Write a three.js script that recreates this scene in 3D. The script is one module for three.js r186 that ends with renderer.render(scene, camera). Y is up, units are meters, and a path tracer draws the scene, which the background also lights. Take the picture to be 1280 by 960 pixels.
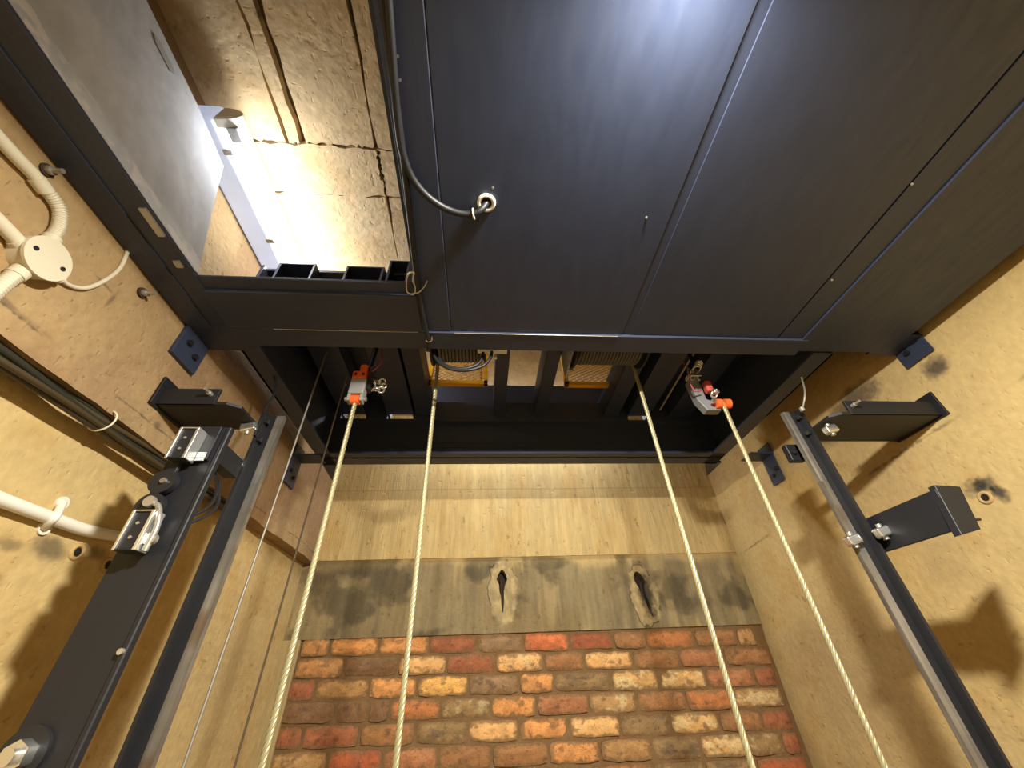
import * as THREE from 'three';
import { RoundedBoxGeometry } from 'three/addons/geometries/RoundedBoxGeometry.js';
import { mergeGeometries, mergeVertices, toCreasedNormals } from 'three/addons/utils/BufferGeometryUtils.js';
import { RectAreaLightUniformsLib } from 'three/addons/lights/RectAreaLightUniformsLib.js';

// ------------------------------------------------------------------ camera, lights, exposure
const YO = 1.55;                                   // eye height above the platform the photographer stands on
const scene = new THREE.Scene();
scene.background = new THREE.Color(0x000000);
const F = 485, CX = 640, CY = 480;                 // focal length in pixels of the 1280 x 960 frame
const upC = new THREE.Vector3(612 - CX, -(-150 - CY), -F).normalize();
const inC = new THREE.Vector3(600 - CX, -(857 - CY), -F);
inC.addScaledVector(upC, -inC.dot(upC)).normalize();
const zC = inC.clone().negate(), xC = new THREE.Vector3().crossVectors(upC, zC);
const camera = new THREE.PerspectiveCamera(2 * Math.atan(480 / F) * 180 / Math.PI, 4 / 3, 0.02, 30);
camera.quaternion.setFromRotationMatrix(new THREE.Matrix4().makeBasis(
  new THREE.Vector3(xC.x, upC.x, zC.x), new THREE.Vector3(xC.y, upC.y, zC.y), new THREE.Vector3(xC.z, upC.z, zC.z)));
camera.position.set(0, YO, 0);
scene.add(camera);
const renderer = new THREE.WebGLRenderer({ antialias: true });
renderer.toneMapping = THREE.LinearToneMapping;
renderer.toneMappingExposure = 1.3;
renderer.shadowMap.enabled = true;
RectAreaLightUniformsLib.init();
const LAMP = new THREE.Vector3(0.31, 0.826, 0.03); // flat panel lamp under the deck, just out of frame, facing down
const LAMP_NITS = 2400, LAMP_SPILL = 0.3, LAMP_TILT = 0.35, LAMP_COLOR = new THREE.Color(1, 0.955, 0.85);
const BACK_NITS = 38, TUBE_POWER = 0.1, TUBE_COLOR = new THREE.Color(0.95, 0.97, 1.0);

// ------------------------------------------------------------------ helpers
// (all heights below are measured from the eye; rebase() lifts them by YO)
function at(px, py, ax, v) {                       // pixel -> point on the plane ax = v
  const c = new THREE.Vector3(px - CX, -(py - CY), -F);
  const r = new THREE.Vector3(xC.dot(c), upC.dot(c), zC.dot(c));
  return r.multiplyScalar(v / r[ax]);
}
let seed = 7;
const rnd = () => { seed = (seed * 1664525 + 1013904223) >>> 0; return seed / 4294967296; };
const h2 = (x, y) => { let n = Math.imul(x, 374761393) + Math.imul(y, 668265263) | 0; n = Math.imul(n ^ (n >>> 13), 1274126177); return ((n ^ (n >>> 16)) >>> 0) / 4294967296; };
function vn(x, y) {
  const xi = Math.floor(x), yi = Math.floor(y); let u = x - xi, v = y - yi; u = u * u * (3 - 2 * u); v = v * v * (3 - 2 * v);
  const a = h2(xi, yi), b = h2(xi + 1, yi), c = h2(xi, yi + 1), d = h2(xi + 1, yi + 1);
  return a + (b - a) * u + (c - a) * v + (a - b - c + d) * u * v;
}
const fbm = (x, y, o = 4) => { let s = 0, a = 0.5, t = 0; for (let i = 0; i < o; i++) { s += a * vn(x, y); t += a; a *= 0.5; x = x * 2.03 + 17.1; y = y * 2.03 + 9.7; } return s / t; };
function vnP(x, y, p) { // value noise that repeats every p cells
  const xi = Math.floor(x), yi = Math.floor(y); let u = x - xi, v = y - yi; u = u * u * (3 - 2 * u); v = v * v * (3 - 2 * v);
  const m = k => ((k % p) + p) % p, a = h2(m(xi), m(yi)), b = h2(m(xi + 1), m(yi)), c = h2(m(xi), m(yi + 1)), d = h2(m(xi + 1), m(yi + 1));
  return a + (b - a) * u + (c - a) * v + (a - b - c + d) * u * v;
}
const fbmP = (u, v, p, o = 4) => { let s = 0, a = 0.5, t = 0; for (let i = 0; i < o; i++) { s += a * vnP(u * p, v * p, p); t += a; a *= 0.5; p *= 2; } return s / t; };
const clamp = (v, a = 0, b = 1) => Math.min(b, Math.max(a, v));
const sst = (a, b, v) => { const t = clamp((v - a) / (b - a)); return t * t * (3 - 2 * t); };
const mix = (a, b, t) => [a[0] + (b[0] - a[0]) * t, a[1] + (b[1] - a[1]) * t, a[2] + (b[2] - a[2]) * t];
const mul = (a, k) => [a[0] * k, a[1] * k, a[2] * k];
function tex(w, h, fn, srgb = true) {              // fn(u, v) with v up -> [r, g, b] 0..255
  const d = new Uint8Array(w * h * 4);
  for (let j = 0; j < h; j++) for (let i = 0; i < w; i++) {
    const c = fn((i + 0.5) / w, (j + 0.5) / h), k = (j * w + i) * 4;
    d[k] = clamp(c[0], 0, 255); d[k + 1] = clamp(c[1], 0, 255); d[k + 2] = clamp(c[2], 0, 255); d[k + 3] = 255;
  }
  const t = new THREE.DataTexture(d, w, h, THREE.RGBAFormat);
  t.magFilter = THREE.LinearFilter; t.minFilter = THREE.LinearMipmapLinearFilter; t.generateMipmaps = true;
  t.wrapS = t.wrapT = THREE.RepeatWrapping;
  if (srgb) t.colorSpace = THREE.SRGBColorSpace;
  t.needsUpdate = true; return t;
}
const used = new Map();
function numbered(n) { const k = used.get(n) || 0; used.set(n, k + 1); return k ? `${n}_${String(k).padStart(3, '0')}` : n; }
function thing(name, label, category, group) {
  const o = new THREE.Group(); o.name = numbered(name); scene.add(o);
  o.userData = { label, category }; if (group) o.userData.group = group; return o;
}
function part(parent, name, geo, mat, label) {
  const m = new THREE.Mesh(Array.isArray(geo) ? mergeGeometries(geo.map(g => { const q = g.index ? g.toNonIndexed() : g; for (const k of Object.keys(q.attributes)) if (!['position', 'normal', 'uv'].includes(k)) q.deleteAttribute(k); return q; })) : geo, mat);
  m.name = name; m.castShadow = m.receiveShadow = true; if (label) m.userData.label = label; parent.add(m); return m;
}
function solo(name, geo, mat, label, category, group) {
  const m = part(scene, numbered(name), geo, mat); m.userData = { label, category }; if (group) m.userData.group = group; return m;
}
function structure(name, label) { const o = new THREE.Group(); o.name = name; o.userData = { kind: 'structure', label, category: name.split('_')[0] }; scene.add(o); return o; }
const V = (x, y, z) => new THREE.Vector3(x, y, z);
function box(x0, x1, y0, y1, z0, z1, r = 0.0015) { // a box by its bounds with softened edges
  const w = Math.abs(x1 - x0), h = Math.abs(y1 - y0), d = Math.abs(z1 - z0), k = Math.min(r, w / 3, h / 3, d / 3);
  const g = r > 0 ? new RoundedBoxGeometry(w, h, d, 1, k) : new THREE.BoxGeometry(w, h, d);
  g.translate((x0 + x1) / 2, (y0 + y1) / 2, (z0 + z1) / 2); return g;
}
function cyl(a, b, r, seg = 14, r2 = r) {          // capped cylinder between two points
  const d = b.clone().sub(a), g = new THREE.CylinderGeometry(r2, r, d.length(), seg);
  g.applyQuaternion(new THREE.Quaternion().setFromUnitVectors(V(0, 1, 0), d.clone().normalize()));
  g.translate((a.x + b.x) / 2, (a.y + b.y) / 2, (a.z + b.z) / 2); return g;
}
function tube(pts, r, n = 40, seg = 8) { return new THREE.TubeGeometry(new THREE.CatmullRomCurve3(pts, false, 'centripetal'), n, r, seg); }
function corrugated(pts, r, n = 120) {             // flexible conduit: rings along a curve
  const g = tube(pts, r, n, 10), p = g.attributes.position, c = new THREE.CatmullRomCurve3(pts, false, 'centripetal');
  for (let i = 0; i <= n; i++) { const q = c.getPointAt(i / n), k = i % 3 === 0 ? 0.84 : 1.04;
    for (let j = 0; j <= 10; j++) { const id = i * 11 + j; p.setXYZ(id, q.x + (p.getX(id) - q.x) * k, q.y + (p.getY(id) - q.y) * k, q.z + (p.getZ(id) - q.z) * k); } }
  g.computeVertexNormals(); return g;
}
function prism(pts, depth, frame, bevel = 0) {     // polygon [[a, b]...] extruded; frame 'xy' -> along z, 'zy' -> along x, 'xz' -> along y
  const s = new THREE.Shape(pts.map(p => new THREE.Vector2(p[0], p[1])));
  const g = new THREE.ExtrudeGeometry(s, { depth, bevelEnabled: bevel > 0, bevelSize: bevel, bevelThickness: bevel, bevelSegments: 1 });
  if (frame === 'zy') g.applyMatrix4(new THREE.Matrix4().set(0, 0, 1, 0, 0, 1, 0, 0, 1, 0, 0, 0, 0, 0, 0, 1));
  if (frame === 'xz') g.applyMatrix4(new THREE.Matrix4().set(1, 0, 0, 0, 0, 0, 1, 0, 0, 1, 0, 0, 0, 0, 0, 1));
  if (frame !== 'xy') { const ix = g.index, p = g.attributes.position; // mirrored axes: flip the winding
    if (!ix) { for (const k of Object.keys(g.attributes)) { const A = g.attributes[k], n = A.itemSize; for (let i = 0; i < p.count; i += 3) for (let c = 0; c < n; c++) { const t = A.array[(i + 1) * n + c]; A.array[(i + 1) * n + c] = A.array[(i + 2) * n + c]; A.array[(i + 2) * n + c] = t; } } }
    g.computeVertexNormals(); }
  return g;
}
function hexNut(c, axis, r, len) { return cyl(c.clone().addScaledVector(axis, -len / 2), c.clone().addScaledVector(axis, len / 2), r, 6); }

// ------------------------------------------------------------------ materials
const std = (o) => new THREE.MeshStandardMaterial(o);
const paintTex = tex(256, 256, (u, v) => { const n = fbm(u * 30, v * 30, 3), m = fbm(u * 5 + 9, v * 5, 3); return mul([255, 255, 255], 0.86 + 0.1 * n + 0.06 * m); });
const gloss = tex(256, 256, (u, v) => { const n = fbm(u * 40, v * 40, 3); return [0, 150 + 90 * n, 0]; }, false);
const M = {
  steelPaint: std({ color: new THREE.Color(0x363e54), map: paintTex, roughness: 0.62, roughnessMap: gloss }),
  blackSteel: std({ color: new THREE.Color(0x1d1e23), map: paintTex, roughness: 0.55, metalness: 0.1 }),
  railDark: std({ color: new THREE.Color(0x2a2a2d), map: paintTex, roughness: 0.45, metalness: 0.3 }),
  railSteel: std({ color: new THREE.Color(0xb4afa6), map: tex(512, 512, (u, v) => { const n = vn(u * 90, v * 3) * 0.5 + vn(u * 200, v * 7) * 0.3 + fbm(u * 12, v * 20, 3) * 0.35, r = sst(0.66, 0.8, fbm(u * 5 + 3, v * 9, 4)); return mix(mul([235, 235, 235], 0.5 + 0.5 * n), [150, 118, 90], 0.5 * r); }), roughness: 0.4, metalness: 0.6 }),
  chrome: std({ color: new THREE.Color(0xdcdcd8), roughness: 0.22, metalness: 0.9 }),
  zinc: std({ color: new THREE.Color(0xb9b6ad), roughness: 0.35, metalness: 0.7 }),
  rope: std({ color: new THREE.Color(0xb0a781), roughness: 0.42, metalness: 0.5 }),
  wire: std({ color: new THREE.Color(0x9b948a), roughness: 0.5, metalness: 0.4 }),
  rubber: std({ color: new THREE.Color(0x1a1b1e), roughness: 0.5 }),
  white: std({ color: new THREE.Color(0xe4e0d2), roughness: 0.5 }),
  ivory: std({ color: new THREE.Color(0xd9d0b6), roughness: 0.55 }),
  orange: std({ color: new THREE.Color(0xf2672a), roughness: 0.5 }),
  greyCast: std({ color: new THREE.Color(0x9a9a98), roughness: 0.55, metalness: 0.2 }),
  yellow: std({ color: new THREE.Color(0xe6a81c), roughness: 0.5 }),
  red: std({ color: new THREE.Color(0x9a4a48), roughness: 0.5 }),
  hole: std({ color: new THREE.Color(0x15120f), roughness: 0.9 }),
  rust: std({ color: new THREE.Color(0x3a2c22), roughness: 0.85 }),
};

// ------------------------------------------------------------------ room shell
const OCHRE = [203, 177, 121], BROWN = [152, 124, 90], GREY = [163, 145, 106];
const WX = -0.87, WL = -0.93, WR = 1.45, WB = -2.25, CEIL = 1.45, FLOOR = -YO, ZF = 0.95;
function uvPlanar(g, ua, u0, u1, va, v0, v1) {     // map one box axis pair to 0..1
  const p = g.attributes.position, uv = g.attributes.uv, I = { x: 0, y: 1, z: 2 };
  for (let i = 0; i < p.count; i++) uv.setXY(i, (p.array[i * 3 + I[ua]] - u0) / (u1 - u0), (p.array[i * 3 + I[va]] - v0) / (v1 - v0));
  return g;
}
// plaster: a = along, y = height, in metres
function plaster(a, y, base, stretch = 1) {
  const big = fbm(a * 1.7 + 3, y * 1.7, 4), mid = fbm(a * 9, y * 9 * stretch, 4), fine = fbm(a * 90, y * 60 * stretch, 3), pit = vn(a * 60 + 7 + 0.6 * vn(a * 200, y * 200), y * 60 * stretch + 0.6 * vn(a * 190 + 5, y * 210));
  let k = 0.86 + 0.2 * big + 0.09 * (mid - 0.5) + 0.1 * (fine - 0.5);
  k *= 1 - 0.18 * sst(0.88, 0.97, pit) * sst(0.4, 0.6, mid);
  return mul(mix(base, [base[0] * 0.95, base[1] * 0.92, base[2] * 0.87], sst(0.45, 0.75, mid)), k);
}
const blot = (a, y, ca, cy, ra, ry, f = 14) => { const d = Math.hypot((a - ca) / ra, (y - cy) / ry) + (fbm(a * f, y * f, 3) - 0.5) * 0.9; return 1 - sst(0.25, 1.2, d + 0.25 * (vn(a * 120, y * 120) - 0.5)); };
// one square metre of trowelled, pitted surface; and one of brushed vertical streaks (both tile)
const reliefTex = tex(1024, 1024, (u, v) => { const n = fbmP(u, v, 64, 4), m = fbmP(u, v, 10, 5), r = Math.abs(fbmP(u, v, 6, 5) - 0.5), wu = u + 0.006 * fbmP(u, v, 50, 3), wv = v + 0.006 * fbmP(v, u, 50, 3), p = sst(0.84, 1.0, vnP(wu * 110, wv * 110, 110)) * 60 + sst(0.88, 1.0, vnP(wu * 40, wv * 40, 40)) * 40; return mul([1, 1, 1], 120 + 90 * (n - 0.5) + 110 * (m - 0.5) + 25 * sst(0, 0.06, r) - p); }, false);
const streakRelief = tex(1024, 1024, (u, v) => { const n = 0.5 * vnP(u * 160, v * 10, 160) + 0.3 * vnP(u * 320, v * 30, 320) + 0.2 * vnP(u * 80, v * 160, 160), m = fbmP(u, v, 12, 4), p = sst(0.86, 0.95, vnP(u * 60, v * 30, 60)) * 80; return mul([1, 1, 1], 120 + 90 * (n - 0.5) + 70 * (m - 0.5) - p); }, false);
function wallMat(map, bump = reliefTex, bs = 0.004, w = 1, h = 1) { const b = bump.clone(); b.repeat.set(w, h); b.needsUpdate = true; return std({ map, bumpMap: b, bumpScale: bs, roughness: 0.92 }); } // w, h: size in metres of the uv square

// left wall: plastered lower wall and a concrete ring beam standing proud above it
{
  const w = structure('wall_left', 'ochre shaft wall with proud brown concrete ring beam above');
  const z0 = -2.4, z1 = ZF;
  const lo = tex(1400, 900, (u, v) => { const z = z0 + (z1 - z0) * u, y = FLOOR + (0.53 - FLOOR) * v;
    let c = plaster(z, y, OCHRE);
    const g = fbm(z * 3 + 40, y * 40, 3); c = mul(c, 0.97 + 0.06 * g);
    c = mix(c, [96, 82, 58], 0.75 * blot(z, y, -0.95, 0.265, 0.045, 0.02) + 0.6 * blot(z, y, -1.05, 0.285, 0.05, 0.02) + 0.5 * blot(z, y, -0.86, 0.25, 0.03, 0.015) + 0.5 * blot(z, y, -0.88, 0.19, 0.02, 0.02));
    return c; });
  part(w, 'lower_wall', uvPlanar(box(WL - 0.15, WL, FLOOR, 0.53, z0, z1, 0), 'z', z0, z1, 'y', FLOOR, 0.53), wallMat(lo, reliefTex, 0.0045, 3.35, 2.08));
  const hi = tex(1600, 480, (u, v) => { const z = z0 + (z1 - z0) * u, y = 0.53 + (1.6 - 0.53) * v;
    let c = plaster(z, y, mix(BROWN, OCHRE, 0.4 * sst(0.35, 0.7, fbm(z * 4, y * 4, 4))));
    const ln = Math.abs(y - 0.575 - 0.012 * (fbm(z * 6, 3, 3) - 0.5)); c = mul(c, 1 - 0.35 * (1 - sst(0.001, 0.006, ln + 0.004 * vn(z * 150, y * 150))) * sst(0.4, 0.55, fbm(z * 9, 8, 3)));
    c = mix(c, [92, 74, 54], 0.55 * blot(z, y, -0.62, 0.755, 0.03, 0.005, 45) + 0.5 * blot(z, y, -0.655, 0.74, 0.005, 0.03, 45) + 0.6 * blot(z, y, -0.95, 0.58, 0.012, 0.01) + 0.5 * blot(z, y, -0.52, 0.58, 0.1, 0.008, 40));
    return c; });
  const g = new THREE.BoxGeometry(0.21, 1.07, z1 - z0, 1, 24, 120); g.translate(WX - 0.105, 0.53 + 0.535, (z0 + z1) / 2);
  const p = g.attributes.position; // worn arris along the bottom edge
  for (let i = 0; i < p.count; i++) if (p.getX(i) > WX - 0.01) { const z = p.getZ(i), y = p.getY(i); p.setX(i, WX + 0.006 * (fbm(z * 5, y * 5, 3) - 0.5) * 2); if (y < 0.535) p.setY(i, y + 0.014 * (fbm(z * 11 + 5, 1, 3) - 0.4)); }
  g.computeVertexNormals();
  part(w, 'ring_beam', uvPlanar(g, 'z', z0, z1, 'y', 0.53, 1.6), wallMat(hi, reliefTex, 0.007, 3.35, 1.07), 'rough brown concrete ring beam');
}
// right wall
{
  const w = structure('wall_right', 'ochre plastered shaft wall with faint uneven brown patches'), z0 = -2.4, z1 = ZF, y0 = FLOOR, y1 = 1.6;
  const t = tex(1600, 1500, (u, v) => { const z = z0 + (z1 - z0) * u, y = y0 + (y1 - y0) * v;
    let c = plaster(z, y, mix(OCHRE, BROWN, 0.25 * sst(0.42, 0.7, fbm(z * 2.6 + 11, y * 2.6, 4))));
    const cr = Math.abs(y - (0.56 + 0.05 * (z + 1.6) + 0.02 * (fbm(z * 4, 2, 3) - 0.5))); c = mul(c, 1 - 0.3 * (1 - sst(0.002, 0.012, cr + 0.008 * vn(z * 90, y * 90))) * sst(0.3, 0.55, fbm(z * 5, 5, 3)));
    c = mix(c, [40, 36, 32], 0.9 * blot(z, y, -0.985, 0.405, 0.045, 0.025, 30) + 0.75 * blot(z, y, -0.96, 0.375, 0.022, 0.03, 30));
    c = mix(c, [62, 52, 44], 0.75 * blot(z, y, -0.86, 0.755, 0.045, 0.04, 18) + 0.6 * blot(z, y, -1.18, 0.83, 0.14, 0.05, 14) + 0.5 * blot(z, y, -1.35, 0.78, 0.1, 0.06, 14));
    return c; });
  part(w, 'plaster', uvPlanar(box(WR, WR + 0.15, y0, y1, z0, z1, 0), 'z', z0, z1, 'y', y0, y1), wallMat(t, reliefTex, 0.0045, 3.35, 3.15));
}
// wall behind the photographer, floor
{
  const w = structure('wall_front', 'plain ochre shaft wall behind the photographer');
  part(w, 'plaster', box(WL - 0.15, WR + 0.15, FLOOR, 1.6, ZF, ZF + 0.15, 0), wallMat(tex(512, 512, (u, v) => plaster(u * 2.4, v * 3, OCHRE))));
  const f = structure('floor', 'dark painted steel roof of the lift car');
  part(f, 'roof_plate', box(WL - 0.15, WR + 0.15, FLOOR - 0.1, FLOOR, -2.4, ZF + 0.15, 0), std({ color: new THREE.Color(0x4a4a4c), map: paintTex, roughness: 0.6 }));
}
// back wall: painted concrete above, bare lintel, brickwork below
{
  const w = structure('wall_back', 'back shaft wall of ochre concrete over a bare lintel and old brickwork');
  const x0 = WL - 0.15, x1 = WR + 0.15, LB = 0.195, LT = 0.545, T = 0.15;
  const upper = tex(1500, 680, (u, v) => { const x = x0 + (x1 - x0) * u, y = LT + (1.6 - LT) * v;
    let c = plaster(x, y, OCHRE, 0.35); const s = fbm(x * 60, y * 4, 3); c = mul(c, 0.93 + 0.14 * s);
    c = mul(c, 1 - 0.22 * sst(0.88, 0.96, vn(x * 75 + vn(x * 200, y * 90), y * 22 + vn(x * 210, y * 120))) * sst(0.35, 0.55, s));
    if (Math.abs(y - 0.925 - 0.01 * fbm(x * 2, 1, 2)) < 0.003) c = mul(c, 0.9);  // thin darker line painted in as the rear beam's shadow edge
    return c; });
  part(w, 'painted_concrete', uvPlanar(box(x0, x1, LT, 1.6, WB - T, WB, 0), 'x', x0, x1, 'y', LT, 1.6), wallMat(upper, streakRelief, 0.005, 2.68, 1.05));
  // lintel with two cut slots
  const slots = [[at(628, 738, 'z', WB), 0.026, 0.20], [at(806, 742, 'z', WB), 0.03, 0.22]];
  const sh = new THREE.Shape([[x0, LB], [x1, LB], [x1, LT], [x0, LT]].map(p => new THREE.Vector2(...p)));
  slots.forEach(([c, hw, hh], k) => { const n = 22, pts = []; for (let i = 0; i < n; i++) { const a = i / n * 2 * Math.PI, r = 0.75 + 0.5 * vn(i * 1.3 + k * 9, k * 3 + 0.5); const yy = Math.sin(a); const wd = yy > 0.35 ? 1.25 : yy > 0 ? 0.6 : 0.34; pts.push(new THREE.Vector2(c.x + Math.cos(a) * hw * r * wd + (k ? 0.02 * -yy : 0), c.y + yy * hh * 0.5)); } sh.holes.push(new THREE.Path(pts)); });
  const lin = new THREE.ExtrudeGeometry(sh, { depth: 0.06, bevelEnabled: false }); lin.translate(0, 0, WB - 0.066);
  const lt = tex(1500, 420, (u, v) => { const x = x0 + (x1 - x0) * u, y = LB + (LT - LB) * v;
    let c = plaster(x, y, GREY, 0.5); const dr = fbm(x * 26, y * 2.2, 4), dn = fbm(x * 3 + 6, y * 3, 3);
    c = mul(c, 0.74 + 0.36 * dr + 0.2 * (dn - 0.5));
    const edge = 0.51 + 0.09 * (fbm(x * 5, y * 6, 5) - 0.5) - 0.03 * sst(0.5, 0.8, fbm(x * 22 + 3, y * 1.2, 3)); // paint runs over the top
    c = mix(c, plaster(x, y, OCHRE), sst(edge - 0.03, edge + 0.03, y) * 0.85);
    c = mix(c, OCHRE, 0.4 * sst(0.58, 0.72, fbm(x * 11 + 31, y * 2, 4))); c = mul(c, 1 - 0.3 * sst(0.52, 0.68, fbm(x * 5 + 71, y * 6, 5)));
    for (const [s, hw] of slots) { const d = Math.hypot((x - s.x) / 0.085, (y - s.y) / 0.16) + 0.5 * (fbm(x * 25, y * 25, 3) - 0.5); const ring = 1 - sst(0.75, 1.0, d); c = mix(c, mul([186, 165, 118], 0.75 + 0.5 * fbm(x * 60, y * 40, 3)), 0.75 * ring); if (ring > 0.1 && ring < 0.45 && fbm(x * 18, y * 18, 2) > 0.5) c = mul(c, 0.68); }
    c = mix(c, [52, 44, 34], 0.8 * blot(x, y, slots[1][0].x + 0.012, slots[1][0].y, 0.045, 0.12, 30));
    return c; });
  part(w, 'lintel', uvPlanar(lin, 'x', x0, x1, 'y', LB, LT), wallMat(lt, reliefTex, 0.004, 2.68, 0.35), 'bare grey concrete lintel with paint runs');
  part(w, 'lintel_core', box(x0, x1, LB, LT, WB - T, WB - 0.066, 0), M.rust);
  for (const [c, hw] of slots) part(w, 'reinforcing_bar', cyl(V(c.x, c.y - 0.1, WB - 0.03), V(c.x - 0.004, c.y + 0.06, WB - 0.028), 0.009, 10), M.rust, 'rusty bar in the cut slot');
  // brickwork
  const rowsPx = [ // brick edges in photo pixels at the middle of each course, left to right, with colour key
    [809, '375 o 411 O 473 O 536 r 596 p 655 R 713 D 769 b 811 B 873 b 927 t 951'],
    [834, '367 o 429 d 497 P 558 r 619 P 681 b 732 P 794 b 854 m 911 b 971'],
    [861, '358 r 393 t 460 O 521 Y 586 p 650 O 694 g 767 C 827 C 888 m 951 r 978'],
    [888, '351 d 418 d 460 d 487 B 550 x 614 O 672 m 738 X 800 b 862 B 922 X 988'],
    [916, '344 r 378 r 449 b 519 g 585 P 649 O 713 P 778 g 843 C 905 b 960 r 999'],
    [946, '335 t 409 D 478 m 548 b 615 b 687 O 752 t 818 g 881 C 940 x 987 r 1010'],
  ];
  const COL = { o: [170, 124, 86], O: [196, 140, 94], r: [146, 92, 70], R: [184, 106, 74], p: [138, 112, 92], D: [142, 84, 64], b: [146, 106, 76], B: [170, 112, 76], t: [160, 124, 88], d: [114, 86, 66], P: [206, 162, 118], m: [152, 104, 78], g: [136, 112, 86], C: [190, 152, 110], Y: [214, 166, 106], x: [140, 114, 86], X: [168, 134, 100] };
  const PATCH = { P: [[226, 192, 142], 0.35], C: [[234, 212, 158], 0.62], X: [[226, 206, 156], 0.5], x: [[206, 186, 140], 0.4], g: [[110, 92, 70], 0.4], D: [[196, 102, 62], 0.45], d: [[150, 116, 84], 0.25], o: [[190, 150, 100], 0.3], m: [[196, 138, 96], 0.4], t: [[190, 156, 108], 0.35] };
  const cells = [], list = [], rowY = (k, x) => 0.196 - 0.0795 * k - 0.011 * x;
  rowsPx.forEach(([py, s], k) => { const t = s.split(' ');
    for (let i = 0; i + 2 < t.length; i += 2) { const a = at(+t[i], py, 'z', WB).x, b = at(+t[i + 2], py, 'z', WB).x; list.push([a, b, k, cells.length]); cells.push(t[i + 1]); } });
  const nSpec = cells.length;
  for (let k = 6; k < 22; k++) { let x = -0.845 - (k % 2 ? 0.11 : 0); const R0 = 1.435; while (x < R0 - 0.03) { const L = (k % 5 === 3 ? 0.118 : 0.228) + (rnd() - 0.5) * 0.016; list.push([Math.max(x, -0.845), Math.min(x + L, R0), k, Math.floor(rnd() * nSpec)]); x += L; } }
  const NC = 8, NR = Math.ceil(nSpec / NC), CW = 224, CH = 112;
  const MORT = [134, 104, 68];
  const atlas = tex(NC * CW, NR * CH, (u, v) => { const ci = Math.floor(u * NC), ri = Math.floor(v * NR), id = ri * NC + ci, key = cells[id] || 'b';
    const a = u * NC - ci, b = v * NR - ri, ox = id * 13.7, base = COL[key], X = a * 2.4 + ox, Y = b;
    let c = mul([base[0], base[1] * 0.98, base[2] * 0.86], 0.88 + 0.36 * fbm(X * 3, Y * 4, 4) + 0.22 * (fbm(X * 22, Y * 22, 3) - 0.3));
    const pt = PATCH[key]; if (pt) { const m = sst(0.62 - 0.3 * pt[1], 0.8 - 0.3 * pt[1], fbm(X * 1.7 + 4, Y * 2.1 + id, 4)); c = mix(c, mul(pt[0], 0.8 + 0.35 * fbm(X * 12, Y * 12, 3)), m * 0.6); }
    if (vn(X * 26, Y * 26) > 0.9) c = mul(c, 0.6);
    c = mix(c, [74, 56, 42], 0.4 * sst(0.62, 0.8, fbm(X * 2.6 + 50, Y * 3, 4)));
    const e = Math.min(Math.min(a, 1 - a) * 2.4, Math.min(b, 1 - b)) ; // mortar smeared over the arrises
    const sm = sst(0.2, 0.02, e - 0.4 * (fbm(X * 4 + 90, Y * 4, 4) - 0.42)); c = mix(c, mul(MORT, 0.75 + 0.4 * fbm(X * 14, Y * 14, 3)), sm * 0.75);
    return c; });
  const brickMat = std({ map: atlas, bumpMap: reliefTex, bumpScale: 0.002, roughness: 0.95 });
  const bw = new THREE.Group(); bw.name = 'brickwork'; bw.userData.label = 'old red and buff brickwork'; w.add(bw);
  list.forEach(([a, b, k, cell], i) => {
    const x = (a + b) / 2, y = rowY(k, x), j = rnd(), ln = b - a - 0.009 - 0.005 * rnd(), ht = 0.068 + 0.005 * rnd(), dp = 0.05;
    const g = new THREE.BoxGeometry(ln, ht, dp, 6, 3, 1), p = g.attributes.position, uv = g.attributes.uv;
    for (let q = 0; q < p.count; q++) {
      let X = p.getX(q), Y = p.getY(q), Z = p.getZ(q); const u = X / (ln / 2), v = Y / (ht / 2);
      const r = 1 - 0.045 * Math.pow(Math.abs(u), 5) * Math.pow(Math.abs(v), 3);
      X *= r; Y *= 1 - 0.13 * Math.pow(Math.abs(u), 6) * Math.pow(Math.abs(v), 2);
      X += 0.006 * (vn(u * 2 + i * 3.1, v * 2) - 0.5); Y += 0.006 * (vn(u * 2.5 + i * 5.3, v * 2 + 40) - 0.5);
      if (Z > 0) Z += -0.007 * Math.max(Math.pow(Math.abs(u), 8), Math.pow(Math.abs(v), 5)) + 0.006 * (vn(u * 3 + i * 1.7, v * 2 + 9) - 0.5);
      p.setXYZ(q, X, Y, Z);
      uv.setXY(q, (cell % NC + clamp(uv.getX(q), 0.01, 0.99)) / NC, (Math.floor(cell / NC) + clamp(uv.getY(q), 0.015, 0.985)) / NR);
    }
    const m = part(bw, 'brick', toCreasedNormals(g, 0.9), brickMat);
    m.position.set(x, y - 0.0395, WB - 0.012 - dp / 2 + 0.005 + 0.008 * (j - 0.5)); m.rotation.z = -0.011 + (rnd() - 0.5) * 0.012; m.rotation.y = (rnd() - 0.5) * 0.02;
  });
  const mg = new THREE.PlaneGeometry(2.6, 1.85, 130, 100); mg.translate(0.3, LB - 0.92, 0); const mp = mg.attributes.position;
  for (let i = 0; i < mp.count; i++) mp.setZ(i, WB - 0.018 + 0.014 * (fbm(mp.getX(i) * 16, mp.getY(i) * 16, 3) - 0.6)); mg.computeVertexNormals();
  const mt = tex(1024, 768, (u, v) => plaster(u * 2.6, v * 1.9, MORT));
  part(bw, 'mortar', mg, wallMat(mt, reliefTex, 0.006, 2.6, 1.9), 'brown crumbly mortar');
  part(w, 'brick_backing', box(x0, x1, FLOOR, LB, WB - T, WB - 0.06, 0), M.rust);
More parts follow.
